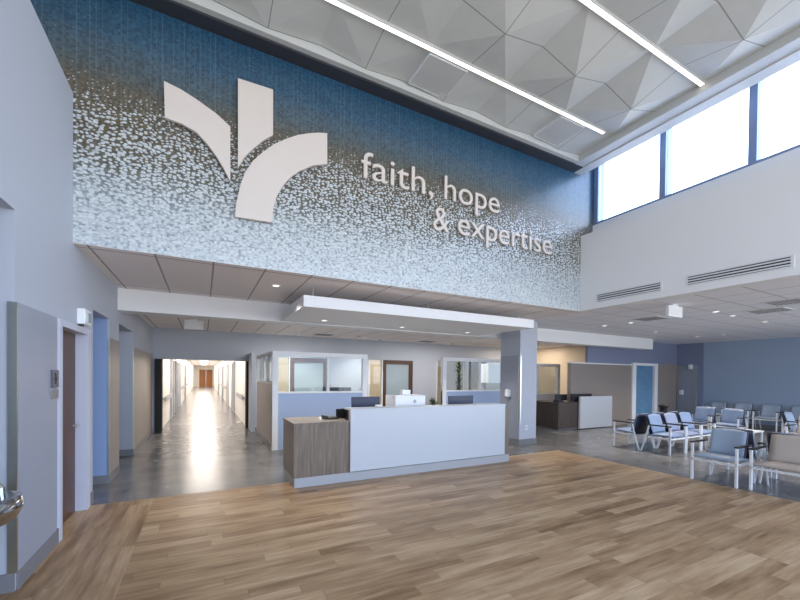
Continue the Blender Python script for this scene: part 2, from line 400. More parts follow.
# ------------------------------------------------------------------ clerestory wall and windows on the right
XR = 6.74; XW = 7.12
struct('wall_right', B((XR, XW+0.2, -4.6, YM, 2.952, 4.46)), 'white')
struct('trim_6', B((XW-0.02, XW+0.2, -4.6, YM, 4.46, 4.74)), 'white')
ys = [5.03, 3.77, 2.545, 1.31, 0.07, -1.17, -2.41, -3.65]
for i in range(len(ys)-1):
    y1, y0 = ys[i], ys[i+1]
    w = struct('window_%d' % (i+1), B((XW, XW+0.2, y1-0.055 if i else y1-0.05, y1+(0.045 if i else 0.04), 4.74, 6.1), (XW, XW+0.2, y0+0.045, y1-0.055, 4.74, 4.79), (XW, XW+0.2, y0+0.045, y1-0.055, 6.04, 6.1)), 'alu')
    struct('pane', B((XW+0.05, XW+0.062, y0+0.045, y1-0.055, 4.79, 6.04)), 'glass', w)
struct('wall_over_entrance', B((-3.4, XW+0.2, -4.8, -4.6, 5.6, 6.2)), 'white')

# ------------------------------------------------------------------ faceted ceiling
def ceiling_mesh():
    bm = bmesh.new(); V = {}
    ZC = 5.815
    def depth(k, m):
        rnd = random.Random(k*31+m*7).random()
        if m >= 1: return 0.06
        if k >= 2: return 0.16
        if k == 1: return 0.14
        if k == 0: return 0.11
        return 0.05 + 0.05*rnd
    K0, K1, M0, M1 = -6, 3, -6, 1
    for a in range(2*K0, 2*K1+1):
        for b in range(2*M0, 2*M1+1):
            x = 3.185 + 0.628*a; y = 3.465 + 0.665*b
            x = min(x, 6.28); y = min(y, 4.80)
            z = ZC - (depth(a//2, b//2) if a % 2 == 0 and b % 2 == 0 else 0)
            V[a, b] = bm.verts.new((x, y, z))
            if a == 2*K1: break
    def xs(a): return 3.185 + 0.628*a
    for a in range(2*K0, 2*K1):
        if xs(a) >= 6.28: continue
        for b in range(2*M0, 2*M1):
            q = [(a, b), (a+1, b), (a+1, b+1), (a, b+1)]
            if any(k not in V for k in q): continue
            i = next(i for i, k in enumerate(q) if k[0] % 2 == 0 and k[1] % 2 == 0)
            q = q[i:]+q[:i]           # node first: split along node-centre diagonal
            v = [V[k] for k in q]
            for tri in ((v[0], v[1], v[2]), (v[0], v[2], v[3])):
                if len({(round(t.co.x, 4), round(t.co.y, 4)) for t in tri}) == 3: bm.faces.new(tri)
    return bm
struct('ceiling', ceiling_mesh(), 'panels')
struct('ceiling_deck', B((-3.4, XW+0.2, -4.8, YM+0.25, 6.2, 6.3)), 'white')
# perimeter trims: pale edge, charcoal band over the mosaic, bulkhead along the windows
struct('trim_7', B((-3.2, 6.28, 4.80, 4.875, 5.70, 5.86)), 'soffit')
struct('trim_8', B((-3.2, 6.50, 4.875, YM, 5.672, 5.78)), 'dark_soffit')
struct('trim_9', B((6.28, 6.50, -4.6, 4.875, 5.69, 5.83), (6.50, 6.72, -4.6, YM, 5.672, 5.83)), 'soffit')
def strip_light(y, x1, label):
    t = thing('linear_ceiling_light', label, 'ceiling light', (0, y, 5.805), 0, 'linear lights in the faceted ceiling')
    obj('diffuser', B((-3.1, x1-0.02, -0.026, 0.026, -0.03, -0.012)), 'strip', t)
    obj('housing', B((-3.12, x1, -0.036, -0.027, -0.03, 0.03), (-3.12, x1, 0.027, 0.036, -0.03, 0.03), (x1-0.02, x1, -0.027, 0.027, -0.03, 0.03)), 'soffit', t)
strip_light(4.13, 6.05, 'long lit ceiling strip nearest the mosaic wall')
strip_light(2.80, 6.28, 'lit ceiling strip at the upper right, farther from the mosaic wall')
def hatch(x0, x1, label):
    t = thing('access_panel', label, 'ceiling panel', (0, 0, 0), 0, 'flat square access panels in the faceted ceiling')
    obj('panel', B((x0+0.012, x1-0.012, 4.20, 4.74, 5.767, 5.777)), 'soffit', t)
    obj('edge_trim', B((x0, x0+0.012, 4.20, 4.74, 5.765, 5.83), (x1-0.012, x1, 4.20, 4.74, 5.765, 5.83), (x0, x1, 4.74, 4.752, 5.765, 5.83), (x0, x1, 4.188, 4.20, 5.765, 5.83)), 'white', t)
hatch(2.57, 3.19, 'flat square ceiling panel above the word faith, left of two')
hatch(5.04, 5.62, 'flat square ceiling panel near the window end of the mosaic wall')

# ------------------------------------------------------------------ sign on the mosaic wall
YS = 5.03
emb = thing('wall_emblem', 'large off-white three-petal emblem mounted on the mosaic wall', 'wall emblem', (0.5, YM, 3.5))
PL = [[-0.406, 4.879], [-0.24, 4.845], [-0.082, 4.786], [0.127, 4.689], [0.276, 4.585], [0.28, 3.928], [0.21, 4.06], [0.13, 4.185], [0.03, 4.305], [-0.081, 4.407], [-0.23, 4.46], [-0.396, 4.475]]
PC = [[0.357, 5.195], [0.766, 5.205], [0.77, 4.638], [0.65, 4.53], [0.541, 4.404], [0.44, 4.27], [0.364, 4.113]]
PR = [[1.471, 4.874], [1.475, 4.46], [1.28, 4.39], [1.102, 4.269], [0.985, 4.155], [0.887, 4.013], [0.825, 3.885], [0.784, 3.736], [0.757, 3.532], [0.336, 3.517], [0.342, 3.65], [0.366, 3.785], [0.40, 3.94], [0.445, 4.081], [0.53, 4.24], [0.643, 4.38], [0.79, 4.53], [0.953, 4.65], [1.08, 4.73], [1.209, 4.79], [1.34, 4.84]]
for p in (PL, PC, PR):
    bm = bmesh.new(); prism(bm, [(x-0.5, z-3.5) for x, z in p], YS-YM-0.02, -0.025)
    bm2 = obj('petal', bm, 'sign_white', emb)
for x, z in ((-0.1, 4.6), (0.2, 4.3), (0.55, 4.9), (0.55, 4.5), (1.2, 4.6), (0.6, 3.8)):
    obj('standoff', B((x-0.52, x-0.48, -0.025, 0.0, z-3.52, z-3.48)), 'steel', emb)
let = thing('wall_lettering', 'raised off-white letters reading faith, hope & expertise on the mosaic wall', 'wall lettering', (1.9, YM, 3.9))
def glyph(s):
    c = bpy.data.curves.new('glyph', 'FONT'); c.body = s; c.offset = -0.002; c.extrude = 0.016
    o = bpy.data.objects.new('glyph', c); COL.objects.link(o)
    bpy.context.view_layer.update()
    me = bpy.data.meshes.new_from_object(o)
    xs = [v.co.x for v in me.vertices]
    bpy.data.objects.remove(o)
    return me, min(xs), max(xs)
def word(s, x0, x1, zb, sz):
    _, a, b = glyph(s); sx = (x1-x0)/(b-a)
    for i, ch in enumerate(s):
        me, ca, cb = glyph(ch); _, pa, pb = glyph(s[:i+1])
        dx = pb - cb
        for v in me.vertices:
            x, y, z = v.co
            v.co = (x0 - 1.9 + (x+dx-a)*sx, -0.03 - z*1.0, zb - 3.9 + y*sz)
        me.name = 'letter'; me.materials.clear(); me.materials.append(M['sign_white'])
        o = bpy.data.objects.new('letter', me); COL.objects.link(o); o.parent = let
word('faith,', 1.975, 3.19, 4.425, 0.545)
word('hope', 3.40, 4.55, 4.44, 0.545)
word('&', 3.195, 3.50, 3.915, 0.545)
word('expertise', 3.675, 5.86, 3.935, 0.545)

# ------------------------------------------------------------------ lower ceilings, beam, canopy, column
struct('ceiling_lower', B((XB, 6.95, YM+0.003, 7.42, 2.95, 3.05)), 'act')
struct('ceiling_back', B((XB, 13.6, 7.46, 12.2, 2.82, 3.05)), 'act')
struct('ceiling_waiting', B((6.951, 16.8, -4.6, 8.1, 2.949, 3.051)), 'act_small')
struct('ceiling_beam', B((XL, 13.6, 7.39, 7.75, 2.60, 2.951)), 'white')
struct('ceiling_canopy', B((1.31, 6.03, 5.6, 7.35, 2.615, 2.785)), 'white')
for x in (1.5, 3.6, 5.8):
    for y in (5.8, 7.2):
        tag(obj('hanger_rod', tube(bmesh.new(), [(x, y, 2.785), (x, y, 2.95)], 0.006), 'steel'), 'thin steel rod hanging the white canopy from the ceiling', 'rod', 'rods hanging the canopy')
struct('column', B((6.62, 7.17, 6.55, 7.2, 0, 2.95)), 'paint')
struct('baseboard_column', B((6.605, 7.185, 6.535, 7.215, 0, 0.13)), 'base')
struct('trim_10', B((6.608, 6.62, 6.56, 7.19, 0.13, 2.12)), 'panel')
struct('trim_11', B((6.606, 6.66, 6.538, 6.55, 0.5, 2.12), (6.606, 6.618, 6.538, 6.59, 0.5, 2.12)), 'steel')

# ------------------------------------------------------------------ back wall (y = 12), corridor, rooms beyond
YB = 12.0
struct('wall_back', B((-1.25, -1.03, YB, YB+0.2, 0, 2.9), (-1.03, 1.17, YB, YB+0.2, 1.99, 2.9), (1.17, 1.95, YB, YB+0.2, 0, 2.9),
      (1.95, 3.62, YB, YB+0.2, 2.14, 2.9), (3.62, 5.06, YB, YB+0.2, 0, 2.9), (5.06, 6.81, YB, YB+0.2, 2.16, 2.9), (6.81, 7.85, YB, YB+0.2, 0, 2.9),
      (7.85, 8.30, YB, YB+0.2, 2.18, 2.9), (8.30, 9.1, YB, YB+0.2, 0, 2.9), (9.1, 10.4, YB, YB+0.2, 2.2, 2.9), (10.4, 16.8, YB, YB+0.2, 0, 2.9)), 'paint')
struct('wall_back_rooms', B((1.4, 14.0, 15.2, 15.3, 0, 2.9), (1.3, 1.4, 12.2, 15.2, 0, 2.9), (14.0, 14.1, 12.2, 15.3, 0, 2.9), (4.4, 4.5, 12.2, 15.2, 0, 2.9)), 'warm_wall')
struct('ceiling_back_rooms', B((1.3, 14.1, 12.2, 15.3, 2.9, 3.0)), 'white')
def glazed_door(n, x0, x1, zt):
    fr = 0.14
    d = struct('door_%d' % n, B((x0, x0+fr, YB+0.02, YB+0.16, 0, zt), (x1-fr, x1, YB+0.02, YB+0.16, 0, zt), (x0+fr, x1-fr, YB+0.02, YB+0.16, zt-fr, zt), (x0+fr, x1-fr, YB+0.05, YB+0.1, 0.0, 0.3)), 'door_wood')
    struct('pane', B((x0+fr, x1-fr, YB+0.06, YB+0.08, 0.3, zt-fr)), 'frost', d)
    bm = bmesh.new(); tube(bm, [(x1-fr-0.05, YB+0.05, 1.05), (x1-fr-0.05, YB-0.03, 1.05), (x1-fr-0.16, YB-0.03, 1.05)], 0.012)
    struct('door_handle', bm, 'steel', d)
glazed_door(3, 2.40, 3.62, 2.14)
glazed_door(4, 5.60, 6.81, 2.16)
for k, (x0, x1, zt) in enumerate(((1.95, 2.40, 2.14), (5.06, 5.60, 2.16), (7.85, 8.30, 2.18), (9.1, 10.4, 2.2))):
    w = struct('window_%d' % (8+k), B((x0, x0+0.03, YB, YB+0.15, 0, zt), (x1-0.03, x1, YB, YB+0.15, 0, zt), (x0+0.03, x1-0.03, YB, YB+0.15, 0, 0.1)), 'white')
    struct('pane', B((x0+0.03, x1-0.03, YB+0.06, YB+0.07, 0.1, zt)), 'office_glass', w)
# corridor
struct('wall_corridor_left', B((-1.23, -1.03, 12.2, 52, 0, 2.7)), 'corr_wall')
struct('wall_corridor_right', B((1.17, 1.30, 12.2, 52, 0, 2.7)), 'corr_wall')
struct('wall_corridor_end', B((-1.23, -0.42, 52, 52.2, 0, 2.7), (1.02, 1.3, 52, 52.2, 0, 2.7), (-0.42, 1.02, 52, 52.2, 2.12, 2.7)), 'corr_wall')
struct('ceiling_corridor', B((-1.23, 1.30, 12.2, 52.2, 2.62, 2.72)), 'white')
d5 = struct('door_5', B((-0.42, 0.295, 52.03, 52.1, 0, 2.12), (0.305, 1.02, 52.03, 52.1, 0, 2.12)), 'orange_wood')
struct('door_6', B((-1.15, -1.03, 11.93, 12.0, 0, 1.99), (-1.03, -0.985, 11.95, 12.22, 0, 1.99)), 'dark_frame')
struct('door_7', B((1.17, 1.29, 11.93, 12.0, 0, 1.99), (1.125, 1.17, 11.95, 12.22, 0, 1.99)), 'dark_frame')
for k, (s, y) in enumerate(((-1, 15.5), (-1, 18.0), (-1, 20.5), (-1, 27), (1, 17.0), (1, 21), (1, 27), (1, 34))):
    xw = -1.03 if s < 0 else 1.17
    a, b = sorted((xw, xw - s*0.03))
    d = struct('door_%d' % (8+k), B((a, b, y, y+0.95, 0, 2.05)), 'frame')
    a, b = sorted((xw, xw - s*0.07))
    struct('door_frame', B((a, b, y-0.07, y, 0, 2.12), (a, b, y+0.95, y+1.02, 0, 2.12), (a, b, y, y+0.95, 2.05, 2.12)), 'plinth', d)
for s, nm in ((-1, 'left'), (1, 'right')):
    xw = -1.03 if s < 0 else 1.17
    for j, (ya, yb) in enumerate(((12.6, 15.2), (22.0, 26.5), (28.5, 33.5))):
        h = thing('handrail', 'pale handrail on the %s corridor wall, %s section' % (nm, ('nearest', 'middle', 'farthest')[j]), 'handrail', (xw, ya, 0.86), 0, 'corridor handrails')
        a, b = sorted((-s*0.06, -s*0.085))
        obj('rail', B((a, b, 0, yb-ya, -0.07, 0.07)), 'plinth', h)
        a, b = sorted((0, -s*0.06))
        for q in (0.2, yb-ya-0.2): obj('bracket', B((a, b, q-0.02, q+0.02, -0.03, 0.03)), 'steel', h)
for j, y in enumerate((14.5, 18.5, 23, 28, 33, 38, 43, 48)):
    t = thing('corridor_ceiling_light', 'lit rectangular corridor ceiling light, number %d counted from the opening' % (j+1), 'ceiling light', (0.06, y, 2.62), 0, 'corridor ceiling lights')
    obj('diffuser', B((-0.28, 0.28, -0.58, 0.58, -0.02, -0.005)), 'troffer', t); obj('frame', B((-0.31, -0.28, -0.6, 0.6, -0.025, 0), (0.28, 0.31, -0.6, 0.6, -0.025, 0)), 'white_metal', t)

# ------------------------------------------------------------------ glazed offices behind the counter
def office(n, x0, x1, y, z_sill, z_top, mulls, lower='blue_lam', name='wall_office'):
    f = 0.12
    w = struct('%s_%d' % (name, n), B((x0, x1, y+0.02, y+0.08, 0.0, z_sill)), lower)
    bx = [(x0, x0+f, y, y+0.1, 0, z_top), (x1-f, x1, y, y+0.1, 0, z_top), (x0+f, x1-f, y, y+0.1, z_top-0.1, z_top), (x0+f, x1-f, y, y+0.1, z_sill-0.02, z_sill+0.02)]
    for m in mulls: bx.append((m-0.03, m+0.03, y+0.01, y+0.09, z_sill+0.02, z_top-0.1))
    fr = struct('window_%d' % n, B(*bx), 'white')
    struct('pane', B((x0+f, x1-f, y+0.045, y+0.055, z_sill+0.02, z_top-0.1)), 'office_glass', fr)
office(20, 1.29, 3.45, 8.25, 1.215, 2.10, (2.50,))
office(21, 5.59, 8.7, 8.25, 1.215, 2.11, (6.85,))
office(22, 9.3, 11.3, 9.25, 1.02, 2.08, (10.2,), 'white')
# side wall of the first office
struct('wall_office_side', B((1.30, 1.36, 8.35, 10.9, 0.1, 1.42)), 'taupe')
s1 = struct('window_23', B((1.29, 1.37, 8.35, 10.9, 2.02, 2.10), (1.29, 1.37, 8.35, 10.9, 1.40, 1.45), (1.29, 1.37, 9.15, 9.22, 1.45, 2.02), (1.29, 1.37, 9.98, 10.05, 1.45, 2.02), (1.29, 1.37, 10.83, 10.9, 1.45, 2.02)), 'white')
struct('pane', B((1.325, 1.335, 8.35, 10.83, 1.45, 2.02)), 'office_glass', s1)
struct('baseboard_office', B((1.285, 1.30, 8.35, 10.9, 0, 0.1), (1.36, 1.375, 8.35, 10.9, 0, 0.1)), 'base')
struct('wall_corner_right', B((1.19, 1.29, 11.2, 12.0, 0, 2.2)), 'paint')

# ------------------------------------------------------------------ reception desk
dk = thing('reception_desk', 'long reception desk with white front panel and grey-brown wood sides', 'desk', (3.15, 5.7, 0))
def off(bs, c): return B(*[(a-c[0], b-c[0], d-c[1], e-c[1], f-c[2], g-c[2]) for a, b, d, e, f, g in bs])
DC = (3.15, 5.7, 0)
obj('plinth', off([(1.145, 5.165, 5.36, 6.15, 0, 0.135)], DC), 'plinth', dk)
obj('low_counter', off([(1.135, 1.965, 5.37, 6.15, 0.135, 0.89)], DC), 'lam', dk)
obj('low_counter_top', off([(1.125, 1.965, 5.355, 6.165, 0.89, 0.915)], DC), 'lam', dk)
obj('carcass', off([(1.965, 5.03, 5.40, 5.46, 0.135, 1.06), (5.03, 5.165, 5.38, 6.15, 0.135, 1.0), (1.965, 2.0, 5.46, 6.15, 0.135, 0.76), (4.9, 5.03, 5.46, 6.15, 0.135, 0.76)], DC), 'lam', dk)
obj('worktop', off([(1.965, 5.03, 5.46, 6.30, 0.735, 0.76)], DC), 'counter_white', dk)
obj('front_panel', off([(1.965, 5.03, 5.335, 5.40, 0.15, 1.07)], DC), 'counter_white', dk)
obj('ledge', off([(1.96, 5.035, 5.33, 5.62, 1.07, 1.095)], DC), 'counter_white', dk)
# things on it
def monitor(x, y, z, w, h, rz, label, mat='navy'):
    t = thing('monitor', label, 'monitor', (x, y, z), rz, 'monitors on the reception desk')
    obj('screen', B((-w/2, w/2, -0.02, 0.02, 0.14, 0.14+h)), mat, t, 0.006)
    obj('stand', B((-0.025, 0.025, 0.02, 0.05, 0.012, 0.25)), 'black', t); obj('foot', B((-0.11, 0.11, -0.07, 0.1, 0, 0.012)), 'black', t)
monitor(2.46, 5.95, 0.76, 0.50, 0.34, PI-0.1, 'dark monitor seen from behind, left of the white machine')
monitor(4.46, 5.95, 0.76, 0.58, 0.33, PI, 'dark monitor seen from behind at the right end of the desk')
monitor(2.06, 5.85, 0.76, 0.34, 0.16, PI+0.25, 'small low black monitor where the low counter meets the white panel', 'black')
ph = thing('desk_phone', 'flat black telephone lying on the low counter end', 'phone', (1.77, 5.75, 0.915))
pb = obj('phone_body', B((-0.11, 0.11, -0.1, 0.1, 0, 0.03)), 'black', ph, 0.008)
obj('handset', B((-0.11, -0.05, -0.1, 0.1, 0.03, 0.055)), 'black', ph, 0.01)
tag(obj('note_card', B((1.57, 1.60, 5.62, 5.68, 0.915, 0.955)), 'white_plastic'), 'tiny white card beside the black phone on the low counter', 'card')
pr = thing('printer', 'white box-shaped printer on the reception desk', 'printer', (3.20, 5.90, 0.76))
pbd = obj('printer_body', B((-0.30, 0.30, -0.2, 0.2, 0, 0.50)), 'white_plastic', pr, 0.015)
obj('paper_support', B((-0.05, 0.12, 0.02, 0.12, 0.50, 0.59)), 'white_plastic', pr, 0.01)
obj('output_tray', B((-0.2, 0.2, -0.24, -0.2, 0.1, 0.13)), 'grey_fab', pbd)
obj('emblem_dot', tube(bmesh.new(), [(0.08, -0.2, 0.40), (0.08, -0.206, 0.40)], 0.03, 14), 'plinth', pbd)
tag(obj('tissue_box', B((2.56, 2.66, 5.7, 5.8, 0.76, 1.115)), 'white_plastic', bevel=0.01), 'slim white holder just behind the desk ledge by the left monitor', 'holder')
sp = thing('desk_plant', 'small dark potted plant standing behind the desk beside the right office', 'plant', (4.75, 7.4, 0))
obj('pedestal', B((-0.15, 0.15, -0.15, 0.15, 0, 0.78)), 'lam', sp)
lathe_bm = lathe(bmesh.new(), [(0.05, 0.78), (0.08, 0.80), (0.09, 0.92), (0.075, 0.92)]); obj('pot', lathe_bm, 'black', sp)
bm = bmesh.new()
for k in range(40):
    a = random.random()*2*PI; e = random.random()*1.1+0.3; L = 0.13+0.1*random.random()
    p = Vector((0, 0, 0.92)); q = p + L*Vector((math.cos(a)*math.cos(e), math.sin(a)*math.cos(e), math.sin(e)))
    s = Vector((-math.sin(a), math.cos(a), 0))*0.02; m = (p+q)/2 + Vector((0, 0, 0.01))
    v = [bm.verts.new(c) for c in (p, m+s, q, m-s)]; bm.faces.new(v)
obj('foliage', bm, 'plant', sp)

# ------------------------------------------------------------------ second desk, walls of the far right zone
D2 = (10.6, 8.3, 0)
d = thing('check_in_desk', 'dark wood check-in desk with square white front panel beside the column', 'desk', D2)
obj('body', off([(9.45, 9.55, 7.78, 9.0, 0.06, 0.82), (9.55, 11.9, 7.78, 7.84, 0.06, 0.82), (11.84, 11.9, 7.84, 7.97, 0.06, 0.82)], D2), 'dark_lam', d)
obj('plinth', off([(9.5, 11.85, 7.82, 7.97, 0, 0.06), (9.5, 9.9, 7.97, 8.95, 0, 0.06)], D2), 'base', d)
obj('worktop', off([(9.43, 11.92, 7.76, 7.98, 0.82, 0.85), (9.43, 10.05, 7.98, 9.0, 0.82, 0.85)], D2), 'dark_lam', d)
obj('front_panel', off([(10.33, 11.9, 7.70, 7.76, 0.03, 1.02)], D2), 'counter_white', d)
def monitor2(x, y, rz, w, h, label):
    t = thing('monitor', label, 'monitor', (x, y, 0.85), rz, 'monitors on the check-in desk')
    obj('screen', B((-w/2, w/2, -0.02, 0.02, 0.03, 0.03+h)), 'black', t, 0.006)
    obj('foot', B((-0.11, 0.11, -0.07, 0.1, 0, 0.012)), 'black', t); obj('stand', B((-0.025, 0.025, 0.02, 0.04, 0.012, 0.12)), 'black', t)
monitor2(9.95, 8.1, PI, 0.5, 0.20, 'low black monitor on the dark end of the check-in desk')
monitor2(10.62, 7.88, PI, 0.95, 0.22, 'wide black monitor behind the white panel of the check-in desk')
ph = thing('desk_phone', 'small black phone at the left edge of the check-in desk', 'phone', (9.58, 7.9, 0.85))
obj('phone_body', B((-0.1, 0.1, -0.1, 0.1, 0, 0.05)), 'black', ph, 0.008); obj('handset', B((-0.1, -0.04, -0.1, 0.1, 0.05, 0.08)), 'black', ph, 0.01)
# partition and walls
struct('wall_partition', B((10.25, 13.44, 8.0, 8.12, 0.0, 2.06)), 'taupe')
struct('trim_12', B((10.23, 13.44, 7.985, 8.135, 2.06, 2.10)), 'white')
struct('wall_far_upper', B((11.08, 13.44, 8.01, 8.11, 2.10, 2.949), (13.44, 16.45, 8.01, 8.11, 2.16, 2.949)), 'slate_wall')
struct('wall_far', B((15.01, 16.45, 8.0, 8.1, 0, 2.16)), 'taupe')
w = struct('window_24', B((13.44, 13.66, 7.96, 8.11, 0, 2.16), (14.80, 15.01, 7.96, 8.11, 0, 2.16), (13.66, 14.80, 7.96, 8.11, 2.07, 2.16)), 'white')
struct('pane', B((13.66, 14.80, 8.03, 8.05, 0, 2.07)), 'blue_glass', w)
struct('wall_far_side', B((16.45, 16.8, 1.6, 7.13, 0, 2.949), (16.45, 16.8, -4.6, 1.6, 0, 0.3), (16.45, 16.8, -4.6, 1.6, 2.75, 2.949)), 'blue_wall')
w = struct('window_25', B(*[(16.5, 16.6, y-0.04, y+0.04, 0.3, 2.75) for y in (1.56, 0.1, -1.4, -2.9, -4.5)]), 'alu')  # unseen glazing, added to let more daylight onto the ceiling and chairs
struct('pane', B((16.54, 16.552, -4.46, 1.52, 0.3, 2.75)), 'glass', w)
struct('wall_pillar', B((16.40, 16.8, 7.13, 8.11, 0, 2.949)), 'slate_wall')
struct('trim_13', B((16.387, 16.40, 7.36, 7.95, 0.12, 2.12)), 'panel')
struct('trim_14', B((16.38, 16.40, 7.30, 7.36, 0.12, 2.12), (16.38, 16.40, 7.95, 7.99, 0.12, 2.12)), 'steel')
struct('baseboard_far', B((16.43, 16.45, 1.6, 7.13, 0, 0.12)), 'base')
struct('wall_warm', B((12.6, 12.7, 8.12, 11.9, 0, 2.82)), 'warm_wall')

# ------------------------------------------------------------------ ceiling fittings
def downlight(x, y, z, label, group):
    t = thing('downlight', label, 'ceiling light', (x, y, z), 0, group)
    tr = obj('trim_ring', lathe(bmesh.new(), [(0.07, 0.0), (0.07, -0.006), (0.052, -0.01), (0.05, 0.0)], n=20), 'white_metal', t)
    obj('lens', lathe(bmesh.new(), [(0.05, -0.001), (0.05, -0.004)], n=20), 'lamp', t)
    l = bpy.data.lights.new('downlight_lamp', 'SPOT'); l.energy = 60; l.color = (1, 0.92, 0.82); l.spot_size = 2.0; l.spot_blend = 0.8; l.shadow_soft_size = 0.06
    o = bpy.data.objects.new('downlight_lamp', l); COL.objects.link(o); o.parent = t; o.location = (0, 0, -0.03)
for x, y, z, s in ((1.98, 6.83, 2.615, 'left downlight under the white canopy'), (3.645, 6.9, 2.615, 'middle downlight under the white canopy'), (5.34, 6.9, 2.615, 'right downlight under the white canopy')):
    downlight(x, y, z, s, 'canopy downlights')
for x, y, z, s in ((0.969, 5.93, 2.95, 'downlight in the low ceiling left of the white canopy'), (2.5, 11.3, 2.82, 'downlight above the left glazed office'),
                   (4.6, 11.3, 2.82, 'downlight in the ceiling above the brown glazed doors'), (-0.17, 10.4, 2.82, 'downlight in front of the corridor opening')):
    downlight(x, y, z, s, 'downlights around the counter')
for x, y, s in ((9.02, 3.73, 'nearest downlight of the waiting area, left of a close pair'), (9.88, 3.79, 'waiting area downlight, right of a close pair'), (11.5, 3.81, 'waiting area downlight farthest to the right'),
                (11.48, 6.17, 'waiting area downlight nearest the white beam end'), (9.14, 5.48, 'waiting area downlight just left of the white ceiling box'), (9.12, 6.14, 'waiting area downlight close above the white beam'),
                (13.74, 6.14, 'far waiting area downlight near the slate pillar'), (13.89, 5.53, 'far waiting area downlight near the blue wall')):
    downlight(x, y, 2.95, s, 'waiting area downlights')
def vent(x, y, z, label):
    t = thing('ceiling_vent', label, 'vent', (x, y, z), 0, 'dark ceiling vents')
    obj('vent_frame', B((-0.3, 0.3, -0.3, -0.27, -0.012, 0), (-0.3, 0.3, 0.27, 0.3, -0.012, 0), (-0.3, -0.27, -0.27, 0.27, -0.012, 0), (0.27, 0.3, -0.27, 0.27, -0.012, 0)), 'white_metal', t)
    obj('slats', B(*[(-0.27, 0.27, -0.26+k*0.06, -0.23+k*0.06, -0.008, -0.001) for k in range(9)]), 'grey_fab', t)
    obj('backing', B((-0.27, 0.27, -0.27, 0.27, -0.0009, -0.0001)), 'black', t)
for x, y, z, s in ((3.2, 11.1, 2.82, 'dark vent in the ceiling above the left office'), (6.9, 11.2, 2.82, 'dark vent in the ceiling above the right brown door'),
                   (8.88, 4.9, 2.95, 'vent in the waiting ceiling beside the white box'), (8.9, 2.63, 2.95, 'vent in the waiting ceiling at the right edge'), (9.73, 3.17, 2.95, 'vent in the waiting ceiling below the right wall grille')):
    vent(x, y, z, s)
for x, y, z, s in ((4.26, 10.9, 2.82, 'small sprinkler head above the left office right corner'), (5.3, 11.6, 2.82, 'small sprinkler head in front of the brown doors'), (8.2, 11.5, 2.82, 'small sprinkler head above the right office')):
    t = thing('sprinkler', s, 'sprinkler', (x, y, z), 0, 'sprinkler heads')
    obj('cup', lathe(bmesh.new(), [(0.05, 0), (0.045, -0.015), (0.02, -0.02)], n=16), 'grey_fab', t); obj('deflector', lathe(bmesh.new(), [(0.012, -0.02), (0.012, -0.05), (0.03, -0.052), (0.03, -0.056)], n=12), 'steel', t)
def boxsign(x, y, z, w, label, rz=0):
    t = thing('ceiling_sign', label, 'sign', (x, y, z), rz, 'white ceiling sign boxes')
    obj('sign_box', B((-w/2, w/2, -0.03, 0.03, -0.23, -0.03)), 'white_plastic', t, 0.008); obj('mount', B((-0.08, 0.08, -0.02, 0.02, -0.03, 0)), 'white_metal', t)
boxsign(-0.19, 9.6, 2.82, 0.38, 'blank white sign box hanging before the corridor opening')
boxsign(7.55, 3.75, 2.95, 0.46, 'blank white sign box under the waiting area ceiling')
# linear grilles in the clerestory wall
def grille(y0, y1, label):
    t = thing('air_grille', label, 'grille', (XR, (y0+y1)/2, 3.14), 0, 'linear grilles in the white upper wall'); h = (y1-y0)/2
    obj('grille_frame', B((-0.012, 0, -h, h, -0.08, -0.062), (-0.012, 0, -h, h, 0.062, 0.08), (-0.012, 0, -h, -h+0.03, -0.062, 0.062), (-0.012, 0, h-0.03, h, -0.062, 0.062)), 'white_metal', t)
    obj('slot_backing', B((-0.003, 0.0, -h+0.03, h-0.03, -0.062, 0.062)), 'black', t)
    for k in range(3): obj('louvre', B((-0.012, -0.004, -h+0.03, h-0.03, -0.045+k*0.04-0.008, -0.045+k*0.04+0.012)), 'white_metal', t)
grille(3.53, 4.72, 'slotted air grille in the white wall, nearer the mosaic')
grille(1.96, 3.19, 'longer slotted air grille in the white wall, toward the right edge')

# ------------------------------------------------------------------ left wall fittings
sg = thing('restroom_sign', 'dark grey restroom sign with a pictogram beside the brown door', 'sign', (XL+0.012, 4.475, 1.49))
obj('sign_plate', B((0, 0.012, -0.085, 0.085, -0.03, 0.13)), 'sign_dark', sg)
bm = bmesh.new(); box(bm, 0.012, 0.015, -0.012, 0.012, 0.0, 0.07); tube(bm, [(0.012, 0, 0.09), (0.015, 0, 0.09)], 0.014, 12)
box(bm, 0.012, 0.015, -0.03, 0.03, 0.035, 0.06)
obj('pictogram', bm, 'black', sg)
obj('text_plate', B((0, 0.01, -0.085, 0.085, -0.13, -0.045)), 'grey_fab', sg)
st = thing('wall_strobe', 'white box-shaped alarm light on the left wall above the brown door', 'alarm light', (XL, 5.33, 2.21))
obj('housing', B((0, 0.075, -0.13, 0.13, -0.085, 0.085)), 'white_plastic', st, 0.01); obj('lens', B((0.075, 0.09, -0.05, 0.05, -0.05, 0.05)), 'frost', st); obj('base_plug', B((0.01, 0.05, -0.12, -0.06, -0.105, -0.085)), 'black', st)
fn = thing('drinking_fountain', 'rounded stainless steel drinking fountain in the niche at the left edge', 'drinking fountain', (-1.485, 3.02, -0.03))
